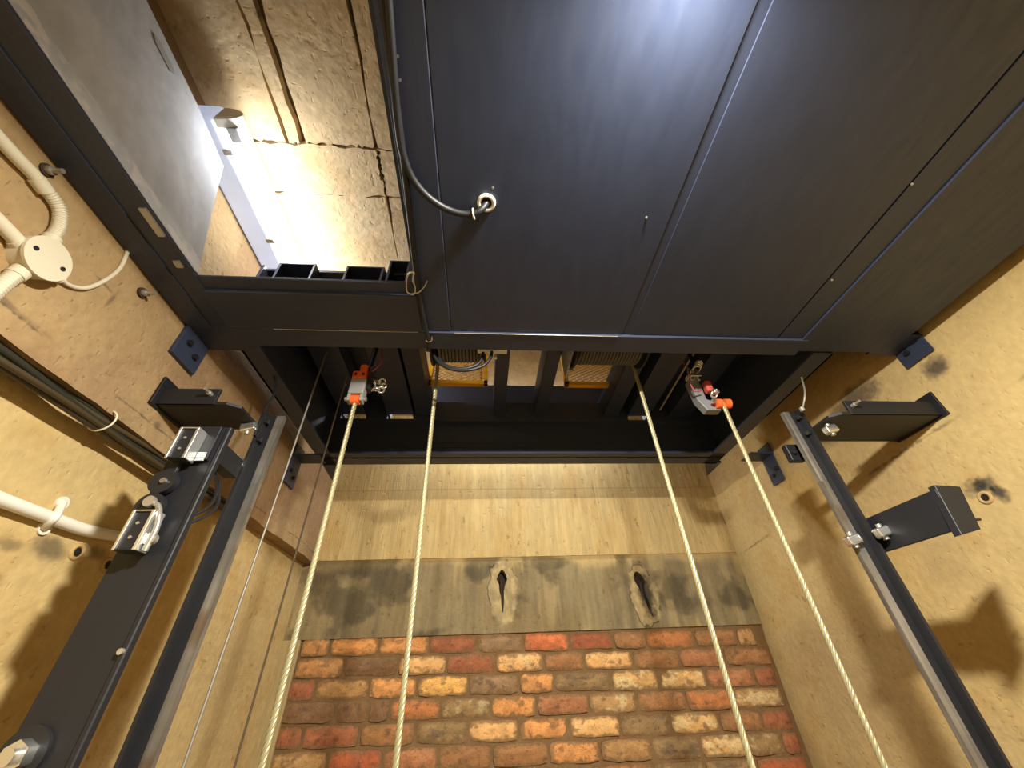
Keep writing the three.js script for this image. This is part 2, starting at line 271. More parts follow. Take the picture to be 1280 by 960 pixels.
  part(w, 'corner_render', uvPlanar(box(x0, -0.848, FLOOR, LB, WB - T, WB - 0.002, 0.004), 'x', -1.3, 0, 'y', FLOOR, LB), wallMat(tex(512, 512, (u, v) => plaster(u * 1.3, v * 1.7, mix(OCHRE, GREY, 0.45), 0.4)), streakRelief), 'grey plaster strip beside the bricks');
}
// ceiling: cast slabs with rough open joints
{
  const c = structure('ceiling', 'tan cast concrete ceiling with rough open joints');
  const cm = wallMat(tex(1024, 1024, (u, v) => { const a = u * 2.6, b = v * 3.4; let k = plaster(a, b, [222, 196, 152]); return mul(k, 0.94 + 0.12 * fbm(a * 20, b * 50, 3)); }), reliefTex, 0.006, 2.6, 3.4);
  function slab(xa, xb, za, zb, dy, s) { // noisy outline, extruded upwards
    const P = [], n = 26, J = (i, t) => (vn(i * 0.9 + s * 7, t * 13 + s) - 0.5) * 0.012;
    for (let i = 0; i < n; i++) P.push([xa + (xb - xa) * i / n, zb + J(i, 1)]);
    for (let i = 0; i < n; i++) P.push([xb + J(i, 2), zb + (za - zb) * i / n]);
    for (let i = 0; i < n; i++) P.push([xb + (xa - xb) * i / n, za + J(i, 3)]);
    for (let i = 0; i < n; i++) P.push([xa + J(i, 4), za + (zb - za) * i / n]);
    const g = prism(P, 0.13, 'xz'); g.translate(0, CEIL + dy, 0);
    part(c, 'slab', uvPlanar(g, 'x', -1.1, 1.5, 'z', -2.4, 1), cm);
  }
  slab(-0.9, -0.664, ZF, -0.578, 0.004, 1); slab(-0.655, -0.617, ZF, -0.578, 0.0, 2); slab(-0.6, -0.377, ZF, -0.577, 0.002, 3);
  slab(-0.9, -0.376, -0.583, -0.746, 0.0, 4); slab(-0.9, -0.376, -0.75, -2.3, 0.003, 5);
  slab(-0.366, -0.02, ZF, -0.58, 0.001, 6); slab(-0.366, -0.02, -0.585, -0.748, 0.003, 7); slab(-0.366, -0.02, -0.752, -2.3, 0, 8); slab(-0.016, 1.5, ZF, -2.3, 0.002, 9);
  part(c, 'slab_backing', box(WL - 0.15, WR + 0.15, CEIL + 0.03, CEIL + 0.15, -2.4, ZF + 0.15, 0), std({ color: new THREE.Color(0x6b5a42), roughness: 1 }));
}

// ------------------------------------------------------------------ steel machine frame
const FY = 0.86;
const frame = thing('machine_frame', 'large black steel frame with deck plates spanning the top of the shaft', 'steel frame');
{
  const S = M.steelPaint, D = M.steelPaint;
  // front side channel along the left wall (open channel: web against the wall, flanges inward)
  part(frame, 'side_beam', [box(-0.862, -0.745, FY, FY + 0.012, -0.86, 0.9), box(-0.862, -0.85, FY, FY + 0.06, -0.86, 0.9), box(-0.862, -0.80, FY - 0.004, FY + 0.001, -0.86, 0.9)], S);
  part(frame, 'side_beam', [box(0.958, 1.04, FY, FY + 0.2, -0.9, 0.9), box(1.04, 1.392, FY - 0.006, FY + 0.2, -0.905, 0.9)], S);
  // cross beam: lower lip, flange, web
  part(frame, 'cross_beam', [box(-0.75, -0.185, FY + 0.003, FY + 0.012, -0.73, -0.678), box(-0.75, -0.185, FY - 0.008, FY + 0.004, -0.852, -0.715, 0.003), box(-0.75, 0.96, FY, FY + 0.2, -0.87, -0.856), box(-0.75, 0.96, FY + 0.19, FY + 0.2, -0.92, -0.86)], S);
  part(frame, 'flange_plate', box(-0.75, 1.06, FY - 0.008, FY + 0.004, -0.925, -0.852, 0.002), S);
  for (const [a, b] of [[-0.62, -0.2], [-0.09, 0.42]]) part(frame, 'seam_glint', cyl(V(a, FY - 0.008, -0.852), V(b, FY - 0.008, -0.852), 0.0012, 6), M.zinc, 'thin bright bar imitating a glint of light along the beam seam');  // thin bar added to imitate a streak of light on the seam
  // deck plates
  part(frame, 'deck_plate', box(-0.1, 0.436, FY, FY + 0.006, -0.85, 0.9), D);
  part(frame, 'deck_plate', box(0.46, 0.953, FY, FY + 0.006, -0.85, 0.9), D);
  part(frame, 'edge_strip', [box(-0.182, -0.102, FY - 0.002, FY + 0.03, -0.85, 0.9, 0.002), box(-0.192, -0.18, FY + 0.01, FY + 0.06, -0.85, 0.9)], D);
  part(frame, 'joint_strip', box(0.425, 0.47, FY + 0.002, FY + 0.008, -0.85, 0.9, 0.001), D);
  part(frame, 'joint_strip', box(0.95, 0.962, FY + 0.004, FY + 0.01, -0.85, 0.9, 0.001), S);
  for (const [px, py] of [[616, 235], [808, 272], [1140, 230], [1040, 350], [497, 70], [500, 100]]) { const p = at(px, py, 'y', FY - 0.001); part(frame, 'screw', cyl(V(p.x, FY - 0.003, p.z), V(p.x, FY + 0.002, p.z), 0.0026, 8), M.zinc); }
  // rear bay
  part(frame, 'rear_side_beam', [box(-0.765, -0.7, FY, FY + 0.01, -1.77, -0.92), box(-0.765, -0.755, FY, 1.17, -1.77, -0.86), box(-0.835, -0.76, 1.052, 1.06, -1.77, -0.86)], S);  // outer top strip added to keep tube light off the wall below
  part(frame, 'rear_side_beam', [box(1.13, 1.205, FY, FY + 0.01, -1.77, -0.92), box(1.195, 1.205, FY, 1.17, -1.77, -0.86), box(1.2, 1.3, 1.052, 1.06, -1.77, -0.86)], S);  // same added light-blocking strip on this side
  part(frame, 'rear_beam', [box(-0.765, 1.205, FY, FY + 0.012, -1.765, -1.65), box(-0.765, 1.205, FY, FY + 0.195, -1.7, -1.688), box(-0.765, 1.205, FY + 0.185, FY + 0.197, -1.765, -1.66), box(-0.5, 0.3, FY + 0.075, FY + 0.079, -1.689, -1.684), box(-0.5, 0.3, FY + 0.05, FY + 0.053, -1.689, -1.684)], S);
  for (const [xa, xb, y1] of [[-0.7, -0.578, 1.165], [-0.475, -0.347, 1.16], [-0.335, -0.262, 1.2], [0.05, 0.108, 1.2], [0.262, 0.322, 1.2], [0.62, 0.7, 1.2], [0.75, 0.865, 1.165], [0.97, 1.085, 1.16]])
    part(frame, 'bearer', [box(xa, xa + 0.008, 1.082, y1, -1.72, -0.845), box(xb - 0.008, xb, 1.082, y1, -1.72, -0.845), box(xa, xb, 1.08, 1.09, -1.66, -0.88), box(xa, xb, y1 - 0.006, y1, -1.72, -0.845)], S);
  for (const [xa, xb] of [[-0.76, -0.7], [-0.578, -0.475], [-0.347, 0.75], [0.865, 1.2]]) part(frame, 'packer', box(xa, xb, FY + 0.197, 1.16, -1.715, -1.66), S);
  part(frame, 'rear_plate', box(-0.765, 1.205, 1.165, 1.315, -1.735, -1.715), S);
  part(frame, 'bed_plate', box(-0.765, -0.262, 1.166, 1.178, -1.72, -0.88), S);
  part(frame, 'bed_plate', box(0.66, 1.205, 1.166, 1.178, -1.72, -0.88), S);
  for (const tri of [[[-0.685, -1.76], [-0.775, -1.95], [-0.765, -1.76]], [[1.135, -1.753], [1.229, -1.92], [1.225, -1.753]]]) { const g = prism(tri, 0.01, 'xz'); g.translate(0, FY, 0); part(frame, 'gusset', g, S); }
  // bolted wall cleats
  for (const [x, z0, z1, y0, s] of [[WX + 0.004, -0.955, -0.85, 0.757, 1], [WR - 0.004, -0.925, -0.825, 0.8, -1], [WX + 0.004, -1.75, -1.66, 0.73, 1], [WR - 0.004, -1.74, -1.65, 0.725, -1]]) {
    const cl = part(frame, 'wall_cleat', [box(x - 0.004, x + 0.008 * s, y0, FY + 0.06, z0, z1), box(Math.min(x, x + 0.12 * s), Math.max(x, x + 0.12 * s), FY - 0.002, FY + 0.006, z0, z1)], S);
    for (const [dy, dz] of [[0.04, 0.035], [0.06, 0.075]]) part(cl, 'bolt_head', hexNut(V(x + 0.013 * s, y0 + dy, z0 + dz), V(1, 0, 0), 0.009, 0.01), M.railDark);
  }
}
// galvanised side sheet standing on the left channel
{
  const P = [[0.9, 0.868], [-0.665, 0.868], [-0.675, 0.875], [-0.627, 1.076], [-0.585, 1.275], [-0.44, 1.3], [0.9, 1.3]];
  const tilt = g => { const p = g.attributes.position; for (let i = 0; i < p.count; i++) p.setX(i, p.getX(i) - 0.131 * (p.getY(i) - 0.868)); g.computeVertexNormals(); return g; };
  const g = tilt(prism(P, 0.003, 'zy').translate(-0.747, 0, 0));
  const t = tex(1024, 256, (u, v) => { const a = u * 1.6, b = v * 0.36, n = fbm(a * 8, b * 8, 4), m = fbm(a * 50, b * 50, 3), s = fbm(a * 5 + b * 9, a * 30 - b * 20, 3); let c = mul([176, 179, 184], 0.8 + 0.2 * n + 0.1 * m + 0.1 * s); const e = 0.03 + 0.02 * fbm(a * 20, 2, 3); if (b < e) c = mix(c, [206, 200, 194], 0.6 * sst(0.45, 0.6, fbm(a * 30, b * 60, 3))); return c; });
  const sh = thing('metal_sheet', 'bare grey galvanised sheet standing on the left steel channel', 'metal sheet');
  part(sh, 'sheet', uvPlanar(g, 'z', -0.7, 0.9, 'y', 0.86, 1.3), std({ map: t, roughness: 0.8, metalness: 0 }));
  const q = at(205, 65, 'x', -0.79); part(sh, 'oblong_plug', tilt(prism([[q.z - 0.035, q.y - 0.012], [q.z + 0.02, q.y - 0.012], [q.z + 0.035, q.y], [q.z + 0.02, q.y + 0.012], [q.z - 0.035, q.y + 0.012], [q.z - 0.045, q.y]], 0.003, 'zy').translate(-0.7445, 0, 0)), M.greyCast);
  // small bare metal clips on the channel edge
  for (const [px, py, l] of [[193, 278, 0.07], [225, 330, 0.02]]) { const p = at(px, py, 'y', FY - 0.002); part(sh, 'clip', box(p.x - 0.012, p.x + 0.004, FY - 0.006, FY + 0.012, p.z - l / 2, p.z + l / 2), M.zinc); }
}
// ------------------------------------------------------------------ fluorescent batten on the left wall
{
  const b = thing('batten_light', 'lit white fluorescent batten fixed high on the left wall', 'light');
  const z0 = -1.68, z1 = -0.465, y = 1.36, hx = -0.785;
  part(b, 'housing', box(WX, hx, y - 0.045, y + 0.045, z0, z1, 0.012), std({ color: 0xdfe6f2, roughness: 0.4, emissive: new THREE.Color(0.30, 0.36, 0.5), emissiveIntensity: 0.8 }), 'bluish housing with an emissive glow for the tube light behind it');  // emission stands in for tube light showing through the plastic
  const prof = []; for (let i = 0; i <= 12; i++) { const a = -Math.PI / 2 + i / 12 * Math.PI; prof.push([hx + 0.06 * Math.cos(a), y + 0.036 * Math.sin(a)]); }
  const dg = prism(prof, (z1 - 0.03) - (z0 + 0.03), 'xy'); dg.translate(0, 0, z0 + 0.03);
  part(b, 'diffuser', dg, std({ color: 0xffffff, emissive: TUBE_COLOR, emissiveIntensity: 3, roughness: 0.4 }), 'glowing diffuser');
  const eg = prism(prof, 0.022, 'xy', 0.004); eg.translate(0, 0, z1 - 0.03); part(b, 'end_cap', eg, M.white); part(b, 'lamp_holder', box(hx + 0.02, hx + 0.05, y - 0.04, y - 0.02, z1 - 0.07, z1 - 0.03), M.greyCast);
  const eh = prism(prof, 0.03, 'xy'); eh.translate(0, 0, z0); part(b, 'end_cap', eh, M.white);
  for (const z of [-0.56, -0.86, -1.2]) part(b, 'clip', box(hx - 0.015, hx + 0.012, y - 0.05, y - 0.035, z - 0.008, z + 0.008), M.zinc);
  part(b, 'supply_cable', tube([V(-0.85, y, z1), V(-0.85, y + 0.0, z1 + 0.04), V(-0.862, y - 0.03, z1 + 0.08), V(-0.865, y - 0.1, z1 + 0.09)], 0.004), M.white);
  for (let i = 0; i < 6; i++) { const L = new THREE.PointLight(TUBE_COLOR, TUBE_POWER, 0, 2); L.position.set(hx + 0.085, y - 0.045, z1 - 0.1 - i * 0.2); L.castShadow = true; L.shadow.radius = 0.9; b.add(L); }
}
// second batten on the ceiling over the gap behind the rear beam: it lights the top of the back wall
{
  const b = thing('batten_light', 'fluorescent batten on the ceiling behind the rear steel beam', 'light'), z = -1.99, y = CEIL - 0.035;
  part(b, 'housing', box(-0.45, 0.85, CEIL - 0.03, CEIL + 0.003, z - 0.035, z + 0.035, 0.006), M.white);
  part(b, 'diffuser', new RoundedBoxGeometry(1.26, 0.03, 0.06, 2, 0.012).translate(0.2, CEIL - 0.043, z), std({ color: 0xffffff, emissive: TUBE_COLOR, emissiveIntensity: 5, roughness: 0.4 }), 'glowing diffuser');
  const L = new THREE.RectAreaLight(TUBE_COLOR, BACK_NITS, 1.2, 0.05); L.position.set(0.2, CEIL - 0.062, z); L.lookAt(0.2, 0, z); b.add(L);
}
// bulkhead lamp under the deck, out of frame
{
  const b = thing('bulkhead_light', 'square white panel lamp fixed under the deck plate', 'light');
  part(b, 'bracket', box(LAMP.x - 0.02, LAMP.x + 0.02, LAMP.y, FY, LAMP.z - 0.006, LAMP.z + 0.006), M.zinc);
  part(b, 'housing', new RoundedBoxGeometry(0.104, 0.01, 0.104, 2, 0.004).translate(0, 0.015, 0).rotateX(LAMP_TILT).translate(LAMP.x, LAMP.y, LAMP.z), M.white);
  part(b, 'diffuser', new RoundedBoxGeometry(0.096, 0.01, 0.096, 2, 0.004).translate(0, 0.007, 0).rotateX(LAMP_TILT).translate(LAMP.x, LAMP.y, LAMP.z), std({ color: 0xffffff, emissive: LAMP_COLOR, emissiveIntensity: 6, roughness: 0.5 }), 'glowing flat diffuser');
  const a = new THREE.RectAreaLight(LAMP_COLOR, LAMP_NITS, 0.09, 0.09); a.position.copy(LAMP); a.lookAt(LAMP.x, LAMP.y - Math.cos(LAMP_TILT), LAMP.z - Math.sin(LAMP_TILT)); b.add(a);
  const p = new THREE.PointLight(LAMP_COLOR, LAMP_SPILL, 0, 2); p.position.set(LAMP.x, LAMP.y - 0.04, LAMP.z); p.castShadow = true; p.shadow.radius = 1; b.add(p); // side spill added at the lamp for a glow on the deck
}

// ------------------------------------------------------------------ hoist ropes
function ropeGeo(x, z, y0, y1, R, lay, lobes = 6, rad = 30, per = 14) {
  const n = Math.round((y1 - y0) / lay * per * 2), pos = [], idx = [];
  for (let i = 0; i <= n; i++) { const y = y0 + (y1 - y0) * i / n, tw = (y / lay) * Math.PI * 2;
    for (let j = 0; j < rad; j++) { const a = j / rad * Math.PI * 2, r = R * (0.66 + 0.36 * Math.abs(Math.cos((a * lobes + tw * lobes) / 2))); pos.push(x + r * Math.cos(a), y, z + r * Math.sin(a)); } }
  for (let i = 0; i < n; i++) for (let j = 0; j < rad; j++) { const a = i * rad + j, b = i * rad + (j + 1) % rad; idx.push(a, a + rad, b, b, a + rad, b + rad); }
  const g = new THREE.BufferGeometry(); g.setAttribute('position', new THREE.Float32BufferAttribute(pos, 3)); g.setIndex(idx);
  g.setAttribute('uv', new THREE.Float32BufferAttribute(new Float32Array(pos.length / 3 * 2), 2)); g.computeVertexNormals(); return g;
}
const HZ = -1.12, X1 = -0.437, X2 = -0.176, X3 = 0.6, X4 = 0.878, DZ = -1.155;
solo('hoist_rope', ropeGeo(X1, HZ, FLOOR, 0.79, 0.0072, 0.085), M.rope, 'twisted steel rope hanging from the switch with the grey square body', 'rope', 'hoist ropes');
solo('hoist_rope', ropeGeo(X2, DZ, FLOOR, 1.1, 0.0072, 0.085), M.rope, 'twisted steel rope running down from the drum beside the white cable glands', 'rope', 'hoist ropes');
solo('hoist_rope', ropeGeo(X3, DZ, FLOOR, 1.1, 0.0072, 0.085), M.rope, 'twisted steel rope running down from the drum without cable glands', 'rope', 'hoist ropes');
solo('hoist_rope', ropeGeo(X4, HZ, FLOOR, 0.79, 0.0072, 0.085), M.rope, 'twisted steel rope hanging from the switch with two small orange rollers', 'rope', 'hoist ropes');
{ const a = at(346, 620, 'z', -1.2), b = at(402, 580, 'z', -1.36);
  solo('governor_rope', ropeGeo(a.x, a.z, FLOOR, 1.15, 0.0034, 0.04, 6, 12, 6), M.wire, 'thin grey steel wire close beside the left guide rail', 'wire rope');
  solo('governor_rope', ropeGeo(b.x, b.z, FLOOR, 1.15, 0.003, 0.04, 6, 12, 6), M.wire, 'thin dark steel wire between the paler wire and the hoist ropes', 'wire rope'); }

// ------------------------------------------------------------------ rope drums and their yellow guards
function drum(x0, x1, label) {
  const d = thing('rope_drum', label, 'rope drum', 'rope drums'), y = 1.05, z = -1.06, R = 0.1;
  part(d, 'barrel', cyl(V(x0, y, z), V(x1, y, z), R - 0.006, 32), M.blackSteel);
  const wraps = []; for (let x = x0 + 0.012; x < x1 - 0.008; x += 0.0125) wraps.push(new THREE.TorusGeometry(R, 0.006, 8, 40).rotateY(Math.PI / 2).translate(x, y, z));
  part(d, 'wound_rope', wraps, std({ color: new THREE.Color(0x5c5852), roughness: 0.5, metalness: 0.4 }), 'dark wound steel rope');
  for (const x of [x0 - 0.004, x1 + 0.004]) part(d, 'flange', cyl(V(x - 0.004, y, z), V(x + 0.004, y, z), R + 0.018, 36), M.blackSteel);
  part(d, 'shaft', cyl(V(x0 - 0.06, y, z), V(x1 + 0.06, y, z), 0.02, 16), M.railDark);
  return d;
}
drum(-0.185, 0.0, 'dark rope drum behind the looping black cables'); drum(0.345, 0.6, 'dark rope drum beside the bare grey side plate');
function guard(x0, x1, label) {
  const g = thing('mesh_guard', label, 'guard', 'yellow mesh guards'), z = -1.5, y0 = 1.15, y1 = 1.37;
  part(g, 'frame_rail', box(x0, x1, y0, y0 + 0.022, z - 0.015, z + 0.01), M.yellow); part(g, 'frame_rail', box(x0, x1, y1, y1 + 0.02, z - 0.01, z + 0.01), M.yellow);
  part(g, 'frame_post', box(x0, x0 + 0.02, y0, y1, z - 0.01, z + 0.01), M.yellow); part(g, 'frame_post', box(x1 - 0.02, x1, y0, y1, z - 0.01, z + 0.01), M.yellow);
  const bars = [], s = 0.032, H = y1 - y0, W = x1 - x0;
  for (const k of [1, -1]) for (let a = -H * 1.9; a < W; a += s) { // diamonds wider than tall
    const p0 = Math.max(0, a), p1 = Math.min(W, a + H * 1.9); if (p1 - p0 < 0.01) continue;
    const ya = (p0 - a) / 1.9, yb = (p1 - a) / 1.9, X = t => k > 0 ? x0 + t : x1 - t;
    bars.push(cyl(V(X(p0), y0 + ya, z), V(X(p1), y0 + yb, z), 0.0022, 4)); }
  part(g, 'expanded_mesh', bars, M.yellow);
}
guard(-0.27, 0.02, 'yellow expanded mesh guard behind the drum with looping cables'); guard(0.40, 0.72, 'yellow expanded mesh guard behind the drum beside the grey plate');
solo('side_plate', [box(0.325, 0.332, 0.96, 1.2, -1.2, -0.98), box(0.325, 0.365, 1.0, 1.2, -1.205, -1.198)], M.greyCast, 'plain grey vertical steel plate at the end of a drum', 'plate');

// ------------------------------------------------------------------ slack-rope switches on the hoist ropes
{
  const s = thing('slack_rope_switch', 'orange and grey slack rope switch with square grey body and red wire', 'switch');
  const x = X1, z = HZ;
  part(s, 'body', [box(x - 0.026, x + 0.026, 0.802, 0.868, z - 0.018, z + 0.022, 0.004), box(x - 0.026, x - 0.016, 0.775, 0.806, z - 0.012, z + 0.018), box(x + 0.016, x + 0.026, 0.775, 0.806, z - 0.012, z + 0.018)], M.greyCast, 'grey cast body');
  part(s, 'roller', cyl(V(x - 0.015, 0.787, z + 0.002), V(x + 0.015, 0.787, z + 0.002), 0.017, 18), M.orange, 'orange roller');
  part(s, 'top_block', [box(x - 0.026, x + 0.022, 0.868, 0.9, z - 0.02, z + 0.024, 0.005), box(x - 0.008, x + 0.02, 0.9, 0.935, z - 0.02, z + 0.02, 0.008)], M.orange, 'orange top block');
  for (const k of [-1, 1]) { part(s, 'bolt', hexNut(V(x + k * 0.031, 0.79, z + 0.002), V(1, 0, 0), 0.008, 0.01), M.zinc); part(s, 'screw', hexNut(V(x + k * 0.013, 0.882, z + 0.025), V(0, 0, 1), 0.005, 0.006), M.rubber); }
  const cx = x + 0.066, cy = 0.85, ch = [];
  for (let i = 0; i < 7; i++) { const a = i / 7 * Math.PI * 2; ch.push(new THREE.TorusGeometry(0.011, 0.0035, 6, 12).rotateX(a).rotateY(a * 0.7).translate(cx + 0.017 * Math.cos(a), cy + 0.02 * Math.sin(a), z + 0.006 * Math.sin(3 * a))); }
  part(s, 'chain', ch, M.chrome, 'bunched chrome chain');
  part(s, 'hanger', [cyl(V(x + 0.02, 0.92, z), V(x + 0.03, 1.09, z), 0.009, 10), cyl(V(x + 0.03, 0.875, z), V(x + 0.055, 0.875, z), 0.012, 10), box(x + 0.026, x + 0.04, 0.83, 0.93, z - 0.02, z + 0.01)], M.railDark);
  part(s, 'wire', tube([V(x + 0.035, 0.905, z + 0.01), V(x + 0.052, 0.93, z + 0.01), V(x + 0.06, 0.965, z), V(x + 0.05, 1.0, z - 0.01), V(x + 0.04, 1.09, z - 0.01)], 0.0028), M.red, 'dull red wire');
}
{
  const s = thing('slack_rope_switch', 'orange and chrome slack rope switch with angled grey bracket and two rollers', 'switch');
  const x = X4, z = HZ;
  part(s, 'bracket', [prism([[x - 0.088, 0.9], [x - 0.052, 0.9], [x - 0.05, 0.81], [x - 0.02, 0.8], [x - 0.01, 0.765], [x - 0.06, 0.765], [x - 0.082, 0.81]], 0.03, 'xy', 0.002).translate(0, 0, z - 0.04)], std({ color: new THREE.Color(0x85878c), roughness: 0.5, metalness: 0.3 }), 'grey angled bracket');
  for (const k of [-0.017, 0.017]) part(s, 'roller', cyl(V(x + k - 0.011, 0.785 , z), V(x + k + 0.009, 0.785, z), 0.018, 18), M.orange, 'orange roller');
  part(s, 'switch_cap', box(x - 0.045, x - 0.018, 0.835, 0.885, z - 0.015, z + 0.015, 0.008), std({ color: new THREE.Color(0xb9524a), roughness: 0.5 }), 'dull red cap');
  part(s, 'clamp', [box(x - 0.098, x - 0.05, 0.9, 0.914, z - 0.016, z + 0.02), cyl(V(x - 0.085, 0.886, z + 0.012), V(x - 0.085, 0.945, z + 0.012), 0.006, 10), cyl(V(x - 0.06, 0.886, z + 0.012), V(x - 0.06, 0.935, z + 0.012), 0.006, 10), hexNut(V(x - 0.085, 0.925, z + 0.012), V(0, 1, 0), 0.01, 0.012), hexNut(V(x - 0.06, 0.922, z + 0.012), V(0, 1, 0), 0.01, 0.012)], M.chrome, 'chrome clamp');
  const sp = []; for (let i = 0; i < 4; i++) sp.push(new THREE.TorusGeometry(0.014, 0.004, 6, 14).rotateX(1.2).translate(x - 0.045 + 0.006 * i, 0.95 + 0.009 * i, z));
  for (let i = 0; i < 3; i++) sp.push(new THREE.TorusGeometry(0.011, 0.004, 6, 14).rotateX(0.7 + i).translate(x - 0.03 + 0.006 * i, 0.815 + 0.008 * i, z + 0.016));
  sp.push(hexNut(V(x - 0.045, 0.785, z + 0.02), V(0, 0, 1), 0.008, 0.01));
  part(s, 'spring', sp, M.chrome, 'chrome spring and nuts');
  part(s, 'hanger', [cyl(V(x - 0.04, 0.88, z - 0.01), V(x - 0.04, 1.09, z - 0.01), 0.008, 10)], M.railDark);
  part(s, 'wire', tube([V(x - 0.075, 0.83, z + 0.02), V(x - 0.1, 0.825, z + 0.02), V(x - 0.108, 0.86, z + 0.02), V(x - 0.095, 0.905, z + 0.02), V(x - 0.085, 0.95, z + 0.01), V(x - 0.1, 1.0, z)], 0.0028), M.red, 'dull red wire');
  const a = at(868, 440, 'z', -1.12), b = at(825, 512, 'z', -1.5); solo('stay_rod', cyl(a, b, 0.004, 8), M.wire, 'thin grey rod slanting behind the switch with two rollers', 'rod');
}

// ------------------------------------------------------------------ guide rails
function rail(tipX, s, z, top, label) { // s = +1: flange on the right of the blade
  const r = thing('guide_rail', label, 'guide rail', 'guide rails'), H = top - FLOOR;
  const ext = (pts, name, mat, lab) => { const P = s > 0 ? pts : pts.map(p => [-p[0], p[1]]).reverse(); const g = prism(P.map(p => [tipX + p[0], z + p[1]]), H, 'xz'); g.translate(0, FLOOR, 0); part(r, name, g, mat, lab); };
  ext([[0, -0.007], [0.022, -0.007], [0.022, 0.007], [0, 0.007]], 'blade', M.railSteel, 'bright machined blade');
  ext([[0.021, -0.0055], [0.043, -0.0055], [0.043, 0.0055], [0.021, 0.0055]], 'web', M.railDark);
  ext([[0.042, -0.031], [0.05, -0.031], [0.05, 0.031], [0.042, 0.031]], 'flange', M.railDark);
  for (const d of [0.03, 0.09]) part(r, 'top_bolt', hexNut(V(tipX + s * 0.036, top - d, z + 0.02), V(1, 0, 0), 0.008, 0.01), M.railDark);
  return r;
}
const RZ = -1.04;
rail(-0.6, -1, RZ, 0.665, 'steel guide rail with bright blade beside the left wall');
rail(1.02, 1, RZ - 0.012, 0.7, 'steel guide rail with bright blade beside the right wall');
function railBracket(name, label, x0, x1, z0, z1, y, wallX, clips) {
  const b = thing(name, label, 'bracket'), s = wallX > 0 ? 1 : -1;
  const inner = s > 0 ? x0 : x1;
  const g = prism([[inner, z0 + 0.03], [inner - s * 0.0, z1 - 0.02], [inner + s * 0.03, z1], [wallX, z1], [wallX, z0], [inner + s * 0.02, z0]], 0.008, 'xz'); g.translate(0, y, 0);
  part(b, 'plate', g, M.blackSteel);
  part(b, 'lip', box(Math.min(inner + s * 0.06, wallX), Math.max(inner + s * 0.06, wallX), y, y + 0.05, z1 - 0.006, z1 + 0.002), M.blackSteel);
  part(b, 'wall_flange', box(Math.min(wallX, wallX - s * 0.008), Math.max(wallX, wallX - s * 0.008), y - 0.005, y + 0.08, z0, z1 + 0.015), M.blackSteel);
  part(b, 'bolt', [hexNut(V(inner + s * 0.08, y + 0.03, z1 + 0.007), V(0, 0, 1), 0.007, 0.01), cyl(V(inner + s * 0.08, y + 0.03, z1), V(inner + s * 0.08, y + 0.03, z1 + 0.03), 0.004, 8)], M.zinc);
  for (const [cx, cy, cz] of clips) clipPart(b, cx, cy, cz);
  return b;
}
function clipPart(b, cx, cy, cz) { // forged rail clip
  const c = part(b, 'rail_clip', [new RoundedBoxGeometry(0.042, 0.026, 0.024, 2, 0.006).rotateZ(0.25).translate(cx, cy, cz)], M.chrome, 'bright forged clip');
  part(c, 'clip_bolt', cyl(V(cx, cy - 0.02, cz), V(cx, cy + 0.02, cz), 0.007, 8), M.zinc);
}
railBracket('rail_bracket', 'long black folded bracket holding the top of the right guide rail', 1.075, 1.43, -1.105, -0.935, 0.62, WR, [[...at(1038, 537, 'z', -0.99).toArray()]]);
railBracket('rail_bracket', 'short black folded bracket holding the top of the left guide rail', -0.845, -0.655, -1.03, -0.9, 0.615, WX, [[...at(292, 578, 'z', -1.0).toArray()], [...at(311, 535, 'z', -1.0).toArray()]]);
// lower arm on the right rail with its end plate
{
  const b = thing('striker_arm', 'black flat arm with a slanted end plate clamped to the right guide rail', 'bracket');
  part(b, 'arm', prism([[-1.06, 0.245], [-0.835, 0.243], [-0.825, 0.332], [-1.06, 0.332]], 0.008, 'zy', 0.001).translate(1.085, 0, 0), M.blackSteel);
  const P = [[1163, 609], [1194, 611], [1219, 663], [1196, 670]].map(([x, y]) => at(x, y, 'z', -0.835));
  part(b, 'end_plate', prism(P.map(p => [p.x, p.y]), 0.016, 'xy', 0.001).translate(0, 0, -0.84), M.blackSteel);
  for (const [px, py] of [[1190, 610], [1219, 650]]) { const p = at(px, py, 'z', -0.835); part(b, 'stud', cyl(V(p.x - 0.012, p.y - 0.001, p.z + 0.004), V(p.x + 0.008, p.y, p.z + 0.004), 0.003, 8), M.railDark); }
  clipPart(b, ...at(1103, 665, 'z', -1.0).toArray());
  clipPart(b, ...at(1066, 675, 'x', 1.01).toArray());
}
// earth wire at the top of the right rail
{ const a = at(1003, 512, 'x', 1.05), b = at(1006, 495, 'x', 1.06), c = at(1002, 472, 'x', 1.15);
  solo('earth_wire', [tube([a, b, c], 0.003, 20, 6), hexNut(a, V(0, 1, 0), 0.008, 0.014)], M.wire, 'short grey earth wire at the top of the right guide rail', 'wire'); }
// back flange clip of the right rail
{ const p = at(996, 563, 'x', 1.03); solo('rail_clamp', [box(p.x - 0.02, p.x + 0.03, p.y - 0.03, p.y + 0.03, p.z - 0.035, p.z - 0.012, 0.004), hexNut(V(p.x - 0.006, p.y, p.z - 0.01), V(0, 0, 1), 0.01, 0.012)], M.railDark, 'small dark bolted clamp behind the right guide rail', 'clamp'); }

